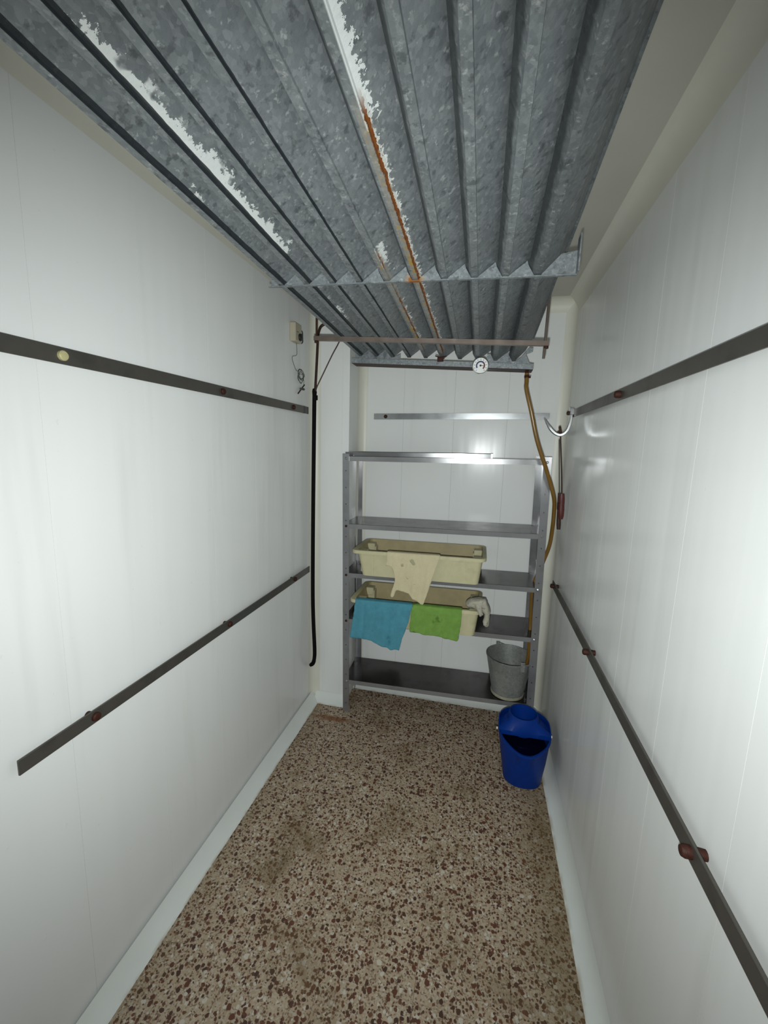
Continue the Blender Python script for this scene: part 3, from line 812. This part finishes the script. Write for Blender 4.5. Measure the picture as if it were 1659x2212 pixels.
# ------------------------------------------------------------ crates
def rrect(x0, x1, y0, y1, r, z, n=5):
    out = []
    for cx, cy, a0 in ((x1 - r, y1 - r, 0), (x0 + r, y1 - r, 90), (x0 + r, y0 + r, 180), (x1 - r, y0 + r, 270)):
        for k in range(n + 1):
            a = math.radians(a0 + 90 * k / n)
            out.append((cx + r * math.cos(a), cy + r * math.sin(a), z))
    return out
def crate(label, x0, x1, y0, y1, z0, z1, slope):
    """rim extents; z0 bottom"""
    c = thing('plastic_crate', label, 'crate', ((x0 + x1) / 2, (y0 + y1) / 2, z0), 'cream crates on the shelf rack')
    ins, rimw = 0.040, 0.022
    bx0, bx1, by0, by1 = x0 + rimw + ins * 0.9, x1 - rimw - 0.012, y0 + rimw, y1 - rimw - ins * 0.4
    tx0, tx1, ty0, ty1 = x0 + rimw + 0.004, x1 - rimw + 0.006, y0 + rimw - 0.006, y1 - rimw + 0.006
    t = 0.004
    R = [rrect(bx0, bx1, by0, by1, 0.025, z0),
         rrect(tx0, tx1, ty0, ty1, 0.030, z1 - 0.004),
         rrect(x0 + 0.003, x1 - 0.003, y0 + 0.003, y1 - 0.003, 0.034, z1 - 0.004)]
    R2 = [rrect(tx0 + t, tx1 - t, ty0 + t, ty1 - t, 0.027, z1), rrect(bx0 + t, bx1 - t, by0 + t, by1 - t, 0.022, z0 + t)]
    lipo = [rrect(x0 + 0.003, x1 - 0.003, y0 + 0.003, y1 - 0.003, 0.034, z1 - 0.018), rrect(x0, x1, y0, y1, 0.036, z1 - 0.018), rrect(x0, x1, y0, y1, 0.036, z1 - 0.002), rrect(x0 + 0.002, x1 - 0.002, y0 + 0.002, y1 - 0.002, 0.035, z1)]
    mb = MB().rings(R + lipo + [R2[0]], True, True, False)
    lin_ = MB().rings(R2, True, False, True)
    for v in lin_.v: v.z += (v.x - (x0 + x1) / 2) * slope
    # tilt with the shelf
    for v in mb.v: v.z += (v.x - (x0 + x1) / 2) * slope
    part('tub', mb, M['crate'], c, True)
    part('inside', lin_, M['crate_in'], c, True, 'brown stained inside')
    # stacking lugs at the four inner corners
    for (lx, ly, s) in ((tx0 + 0.006, ty0 + 0.035, 1), (tx0 + 0.006, ty1 - 0.085, 1), (tx1 - 0.006, ty0 + 0.035, -1), (tx1 - 0.006, ty1 - 0.085, -1)):
        a, b = sorted((lx, lx + s * 0.046))
        lm = MB().box(a, b, ly, ly + 0.05, z1 - 0.058, z1 - 0.010, 0.003)
        a2, b2 = sorted((lx + s * 0.010, lx + s * 0.052))
        lm.box(a2, b2, ly + 0.006, ly + 0.062, z0 + 0.010, z1 - 0.030, 0.003)
        for v in lm.v: v.z += (v.x - (x0 + x1) / 2) * slope
        part('stacking_lug', lm, M['crate'], c)
    for k in (0.10, 0.90):
        rb = MB()
        xr = bx0 + (bx1 - bx0) * k
        rb.add([(xr - 0.004, by0 - 0.002, z0 + 0.004), (xr + 0.004, by0 - 0.002, z0 + 0.004), (xr + 0.004, ty0 - 0.002, z1 - 0.02), (xr - 0.004, ty0 - 0.002, z1 - 0.02), (xr - 0.004, by0 + 0.004, z0 + 0.004), (xr + 0.004, by0 + 0.004, z0 + 0.004), (xr + 0.004, ty0 + 0.004, z1 - 0.02), (xr - 0.004, ty0 + 0.004, z1 - 0.02)],
               [(0, 1, 2, 3), (4, 7, 6, 5), (0, 4, 5, 1), (1, 5, 6, 2), (2, 6, 7, 3), (3, 7, 4, 0)])
        for v in rb.v: v.z += (v.x - (x0 + x1) / 2) * slope
        part('rib', rb, M['crate'], c)
    return c
SL = math.tan(math.radians(0.82))
def shz_w(k, x): return RM @ Vector((x - RACK.x, 0.1, shz[k]))
ZU = shz_w(2, -0.318).z; ZL = shz_w(3, -0.320).z
crate('cream plastic crate on the third shelf with a net cloth', -0.684, 0.052, 2.168, 2.500, ZU + 0.001, ZU + 0.149, SL)
crate('cream plastic crate on the fourth shelf with blue and green cloths', -0.684, 0.048, 2.142, 2.490, ZL + 0.001, ZL + 0.149, SL)

# ------------------------------------------------------------ cloths
def inside(p, poly):
    x, y = p; c = False
    for i in range(len(poly)):
        (x0, y0), (x1, y1) = poly[i - 1], poly[i]
        if (y0 > y) != (y1 > y) and x < (x1 - x0) * (y - y0) / (y1 - y0) + x0: c = not c
    return c
def drape(name, poly, holes, yfront, ztop, ytop_in, mat, label, wave, step=0.0045, loc_z=None):
    """poly in (x, drop) with drop measured down from the rim; negative drop lies over the rim into the crate"""
    xs_ = [p[0] for p in poly]; ds = [p[1] for p in poly]
    nx = int((max(xs_) - min(xs_)) / step) + 1; nd = int((max(ds) - min(ds)) / step) + 1
    X0, D0 = min(xs_), min(ds)
    def pos(x, d):
        zt = ztop + (x + 0.318) * SL
        if d < 0:
            s = -d
            if s < 0.010:
                a = s / 0.010
                y, z = yfront + 0.010 * a, zt + 0.003 * math.sin(a * math.pi / 2)
            elif s < 0.034: y, z = yfront + s, zt + 0.003
            else: y, z = yfront + 0.034 + (s - 0.034) * 0.2, zt + 0.003 - (s - 0.034) * 0.95
        else:
            y, z = yfront - 0.002 * min(1, d / 0.02), zt - d
        y += -abs(wave(x, d)) * min(1, max(0, d) / 0.06)
        return Vector((x, y, z))
    vid = {}; vs = []; fs = []
    def vert(i, j):
        if (i, j) not in vid:
            vid[(i, j)] = len(vs)
            jx, jd = random.uniform(-1, 1) * step * 0.18, random.uniform(-1, 1) * step * 0.18
            vs.append(pos(X0 + i * step + jx, D0 + j * step + jd))
        return vid[(i, j)]
    for i in range(nx):
        for j in range(nd):
            c = (X0 + (i + 0.5) * step, D0 + (j + 0.5) * step)
            if inside(c, poly) and not any(inside(c, h) for h in holes):
                fs.append((vert(i, j), vert(i + 1, j), vert(i + 1, j + 1), vert(i, j + 1)))
    ed = {}
    for f in fs:
        for a, b in zip(f, f[1:] + f[:1]):
            k_ = (min(a, b), max(a, b)); ed[k_] = ed.get(k_, 0) + 1
    nb = {}
    for (a, b), n_ in ed.items():
        if n_ == 1:
            nb.setdefault(a, []).append(b); nb.setdefault(b, []).append(a)
    for _ in range(4):
        new = {}
        for a, l in nb.items():
            if len(l) == 2: new[a] = vs[a] * 0.4 + (vs[l[0]] + vs[l[1]]) * 0.3
        for a, p in new.items(): vs[a] = p
    mb = MB().add(vs, fs)
    loc = Vector(((min(xs_) + max(xs_)) / 2, yfront, min(v.z for v in vs)))
    o = single(name, mb, M[mat], loc, label, 'cloth', None, True)
    for p in o.data.polygons: p.use_smooth = True
    md = o.modifiers.new('thickness', 'SOLIDIFY'); md.thickness = 0.0016; md.offset = 0
    return o
zl_rim = ZL + 0.150
drape('blue_cloth', [(-0.640, -0.05), (-0.326, -0.05), (-0.322, 0.0), (-0.340, 0.10), (-0.372, 0.20), (-0.386, 0.268), (-0.41, 0.262), (-0.432, 0.270), (-0.46, 0.258), (-0.50, 0.252), (-0.545, 0.232), (-0.575, 0.222), (-0.61, 0.224), (-0.672, 0.226), (-0.664, 0.16), (-0.650, 0.06), (-0.645, 0.0)], [],
      2.1385, zl_rim, 0, 'blue_cloth', 'blue cleaning cloth hanging over front of the lower crate', lambda x, d: 0.006 * math.sin(x * 38 + d * 6) * (d / 0.2) + 0.003 * math.sin(x * 90))
drape('green_cloth', [(-0.320, -0.045), (-0.060, -0.045), (-0.056, 0.0), (-0.058, 0.08), (-0.070, 0.178), (-0.10, 0.170), (-0.14, 0.166), (-0.17, 0.158), (-0.20, 0.156), (-0.24, 0.160), (-0.28, 0.152), (-0.332, 0.152), (-0.328, 0.05)], [],
      2.1385, zl_rim, 0, 'green_cloth', 'green cleaning cloth hanging over front of the lower crate', lambda x, d: 0.005 * math.sin(x * 45 + 1) * (d / 0.15) + 0.003 * math.sin(x * 110 + d * 30))
hol = [[(-0.396, 0.062), (-0.386, 0.058), (-0.382, 0.070), (-0.390, 0.076), (-0.398, 0.072)],
       [(-0.352, 0.036), (-0.336, 0.028), (-0.318, 0.050), (-0.322, 0.062), (-0.336, 0.056)],
       [(-0.370, 0.128), (-0.352, 0.138), (-0.350, 0.142), (-0.364, 0.138)],
       [(-0.322, 0.164), (-0.314, 0.168), (-0.320, 0.172)]]
drape('net_cloth', [(-0.476, -0.04), (-0.192, -0.04), (-0.188, 0.0), (-0.205, 0.06), (-0.224, 0.13), (-0.246, 0.21), (-0.262, 0.262), (-0.271, 0.281), (-0.300, 0.262), (-0.330, 0.246), (-0.350, 0.222), (-0.372, 0.214), (-0.395, 0.210), (-0.414, 0.206), (-0.423, 0.218), (-0.427, 0.238), (-0.436, 0.252), (-0.449, 0.249), (-0.447, 0.225), (-0.436, 0.190), (-0.428, 0.16), (-0.430, 0.125), (-0.440, 0.095), (-0.458, 0.072), (-0.482, 0.076), (-0.479, 0.04), (-0.480, 0.0)], hol,
      2.1645, ZU + 0.150, 0, 'net_cloth', 'cream net cloth with holes hanging over the upper crate', lambda x, d: 0.007 * math.sin(x * 50 + d * 8) * (d / 0.2) + 0.002 * math.sin(x * 120), 0.0042)

# ------------------------------------------------------------ knitted glove on the right end of the lower crate
def glove():
    zr_ = zl_rim + (0.048 + 0.318) * SL
    V = [(-0.035, 2.190, zr_ + 0.000), (-0.012, 2.193, zr_ + 0.030), (0.020, 2.196, zr_ + 0.042), (0.048, 2.196, zr_ + 0.036), (0.066, 2.192, zr_ + 0.012)]
    E_ = [(0, 1), (1, 2), (2, 3), (3, 4)]
    Rr = [(0.030, 0.020), (0.044, 0.030), (0.050, 0.032), (0.048, 0.028), (0.038, 0.020)]
    def chain(root, pts, rad):
        last = root
        for p, r in zip(pts, rad):
            V.append(p); Rr.append((r, r)); E_.append((last, len(V) - 1)); last = len(V) - 1
    for k, (dy, ln, bend) in enumerate(((-0.030, 0.070, -0.006), (-0.010, 0.080, 0.002), (0.010, 0.076, 0.004), (0.030, 0.060, 0.002))):
        y = 2.190 + dy
        chain(4, [(0.073, y, zr_ - 0.012), (0.074 + bend * 0.5, y, zr_ - 0.012 - ln * 0.45), (0.072 + bend, y - 0.002, zr_ - 0.012 - ln * 0.85), (0.070 + bend, y - 0.003, zr_ - 0.012 - ln)], [0.0150, 0.0145, 0.0135, 0.0105])
    chain(2, [(0.022, 2.152, zr_ + 0.030), (0.034, 2.128, zr_ + 0.012), (0.046, 2.120, zr_ - 0.016)], [0.017, 0.015, 0.012])
    loc = Vector((0.03, 2.19, zr_ - 0.09))
    me = bpy.data.meshes.new('work_glove')
    me.from_pydata([Vector(v) - loc for v in V], E_, [])
    o = put('work_glove', me, None, loc)
    tag(o, 'grey white knitted work glove draped over crate corner', 'glove')
    sk = o.modifiers.new('skin', 'SKIN'); sk.use_smooth_shade = True
    for i, d in enumerate(me.skin_vertices[0].data):
        d.radius = Rr[i] if isinstance(Rr[i], tuple) else (Rr[i], Rr[i])
        d.use_root = (i == 2)
    o.modifiers.new('sub', 'SUBSURF').levels = 2
    o.modifiers['sub'].render_levels = 2
    tx = bpy.data.textures.new('glove_wrinkle', 'CLOUDS'); tx.noise_scale = 0.022
    dm = o.modifiers.new('wrinkle', 'DISPLACE'); dm.texture = tx; dm.strength = 0.012; dm.mid_level = 0.5
    me.materials.append(M['glove'])
glove()

# ------------------------------------------------------------ galvanised bucket on the bottom shelf
bc = Vector((0.218, 2.318, 0.0)); bc.z = (RM @ Vector((bc.x - RACK.x, 0.1, shz[4]))).z + 0.001
gb = thing('metal_bucket', 'old galvanised bucket on the bottom shelf under the hose', 'bucket', bc)
prof = [(0.0, 0.0), (0.082, 0.0), (0.088, 0.003), (0.090, 0.022), (0.089, 0.026), (0.1275, 0.222), (0.130, 0.224), (0.1305, 0.230), (0.127, 0.2315), (0.1255, 0.226), (0.087, 0.026), (0.0, 0.022)]
part('body', MB().lathe(bc, prof, 40), M['galv_bucket'], gb, True)
part('base_band', MB().lathe(bc, [(0.0865, 0.001), (0.0910, 0.002), (0.0922, 0.013), (0.0900, 0.017)], 40), M['crust'], gb, True, 'pale crust around the base')
for a in (118, 298):
    ca, sa = math.cos(math.radians(a)), math.sin(math.radians(a))
    ex, ey = bc.x + 0.129 * ca, bc.y + 0.129 * sa
    part('handle_ear', MB().box(ex - 0.011, ex + 0.011, ey - 0.002, ey + 0.002, bc.z + 0.195, bc.z + 0.250, 0.0015), M['galv_bucket'], gb)
# bail handle folded down along the back rim
bh = []
a0, a1 = math.radians(118), math.radians(298 - 360)
for k in range(25):
    t = k / 24
    a = a0 + (a1 - a0) * t
    r = 0.1345 + 0.002 * math.sin(t * math.pi)
    bh.append((bc.x + r * math.cos(a), bc.y + r * math.sin(a), bc.z + 0.243 - 0.055 * math.sin(t * math.pi)))
part('bail_handle', MB().tube(bh, 0.0028, 6), M['galv_bucket'], gb, True)

# ------------------------------------------------------------ amber drain hose
hp = [(0.178, 2.150, 1.962), (0.179, 2.145, 1.92), (0.181, 2.138, 1.885), (0.211, 2.138, 1.783), (0.248, 2.148, 1.653), (0.301, 2.168, 1.521), (0.346, 2.198, 1.407), (0.366, 2.236, 1.348), (0.3730, 2.262, 1.287), (0.3750, 2.275, 1.211), (0.372, 2.300, 1.108), (0.352, 2.330, 1.006), (0.312, 2.345, 0.854), (0.3145, 2.340, 0.693), (0.318, 2.330, 0.53), (0.3155, 2.320, 0.435), (0.300, 2.316, 0.395)]
dh = thing('drain_hose', 'amber plastic drain hose from gutter down to metal bucket', 'hose', hp[-1])
part('tube', MB().tube(spline(hp, 6), 0.0100, 12), M['hose'], dh, True)
part('hose_clamp', MB().tube([(0.178, 2.149, 1.952), (0.179, 2.147, 1.940)], 0.0115, 12).lathe((0.192, 2.146, 1.944), [(0.005, -0.004), (0.005, 0.004)], 8), M['rust'], dh)

# ------------------------------------------------------------ blue mop bucket with wringer
mc = Vector((0.278, 1.956, 0.0))
mp = thing('mop_bucket', 'blue plastic mop bucket with wringer on the floor', 'bucket', mc)
N = 56
def oval(a, b, z, cy=0.0, cx=0.0, e=2.35, spout=0.0, zf=None):
    out = []
    for k in range(N):
        t = 2 * math.pi * k / N
        c, s = math.cos(t), math.sin(t)
        x = a * math.copysign(abs(c) ** (2 / e), c); y = b * math.copysign(abs(s) ** (2 / e), s)
        front = max(0.0, -s) ** 8
        y -= spout * front
        zz = z if zf is None else zf(c, s)
        out.append((mc.x + cx + x, mc.y + cy + y, zz))
    return out
def rimz(c, s):
    front = max(0.0, -s)
    return 0.262 - 0.022 * front ** 2 - 0.012 * front ** 10
def rimz_in(c, s): return rimz(c, s) - 0.002
outer = [oval(0.080, 0.072, 0.0, 0.004, 0.006), oval(0.090, 0.082, 0.005, 0.004, 0.006), oval(0.096, 0.092, 0.05, 0.004, 0.005), oval(0.106, 0.108, 0.13, 0.0, 0.003), oval(0.115, 0.126, 0.21, 0.0, 0.0, 2.3, 0.004),
         oval(0.118, 0.131, 0, 0.0, 0.0, 2.3, 0.010, lambda c, s: rimz(c, s) - 0.014), oval(0.122, 0.136, 0, 0.0, 0.0, 2.3, 0.012, lambda c, s: rimz(c, s) - 0.012), oval(0.122, 0.136, 0, 0.0, 0.0, 2.3, 0.012, rimz),
         oval(0.115, 0.128, 0, 0.0, 0.0, 2.3, 0.010, rimz_in), oval(0.111, 0.122, 0.20, 0.0, 0.0, 2.3, 0.003), oval(0.103, 0.104, 0.13, 0.0, 0.003), oval(0.092, 0.086, 0.03, 0.004, 0.005), oval(0.082, 0.075, 0.010, 0.004, 0.006)]
part('pail', MB().rings(outer, True, True, True), M['blue'], mp, True)
wc = Vector((0.275, 1.999))
rim_poly = oval(0.1205, 0.1345, 0.266, 0, 0, 2.3)
def hit(ang):
    d = Vector((math.cos(ang), math.sin(ang)))
    best = None
    P = [Vector((p[0], p[1])) for p in rim_poly]
    for i in range(len(P)):
        a, b = P[i - 1], P[i]
        e = b - a; den = d.x * e.y - d.y * e.x
        if abs(den) < 1e-9: continue
        t = ((a.x - wc.x) * e.y - (a.y - wc.y) * e.x) / den
        u = ((a.x - wc.x) * d.y - (a.y - wc.y) * d.x) / den
        if t > 0 and -1e-6 <= u <= 1 + 1e-6 and (best is None or t < best): best = t
    if best is None: best = 0.08
    if d.y < -1e-6:
        yc = 1.918 + 0.004 * math.cos(ang * 1)
        best = min(best, (yc - wc.y) / d.y)
    return wc + d * best
base, mid, topo, topi, ci1, ci2 = [], [], [], [], [], []
skirt = []
for k in range(N):
    a = 2 * math.pi * k / N
    q = hit(a); d = Vector((math.cos(a), math.sin(a)))
    z = 0.268
    skirt.append((q.x, q.y, z - (0.022 if d.y < -0.4 else 0.001)))
    base.append((q.x, q.y, z))
    r = wc + d * 0.074
    mid.append((r.x * 0.92 + q.x * 0.08, r.y * 0.92 + q.y * 0.08, 0.288 if d.y > -0.4 else 0.298))
    p = wc + d * 0.067; topo.append((p.x, p.y, 0.322))
    p = wc + d * 0.063; topi.append((p.x, p.y, 0.322))
    p = wc + d * 0.060; ci1.append((p.x, p.y, 0.30))
    p = wc + d * 0.046; ci2.append((p.x, p.y, 0.215))
wr = part('wringer', MB().rings([skirt, base, mid, topo, topi, ci1, ci2], True, False, True), M['blue'], mp, True)
part('liquid', MB().rings([oval(0.1035, 0.112, 0.186), oval(0.1085, 0.117, 0.190)], True, True, True), M['liquid'], mp)
# raised guard round the back half of the rim
gr_, n_ = [], 40
for k in range(n_ + 1):
    t = math.radians(-12 + 204 * k / n_)
    c, sn = math.cos(t), math.sin(t)
    x = math.copysign(abs(c) ** (2 / 2.3), c); y = math.copysign(abs(sn) ** (2 / 2.3), sn)
    h = 0.026 * min(1.0, k / 5, (n_ - k) / 5)
    gr_.append([(mc.x + x * a_, mc.y + y * b_, z_) for a_, b_, z_ in ((0.1215, 0.1355, 0.256), (0.1215, 0.1355, 0.263 + h), (0.1175, 0.1315, 0.263 + h), (0.1175, 0.1315, 0.256))])
part('rim_guard', MB().rings(gr_, True, True, True), M['blue'], mp, True)
for x in (mc.x - 0.1235, mc.x + 0.1235):
    part('handle_pin', MB().lathe((x, 1.958, 0.243), [(0.0062, -0.006 if x < mc.x else 0.0), (0.0062, 0.0 if x < mc.x else 0.006)], 10, 'X'), M['white'], mp, label='white handle pin')
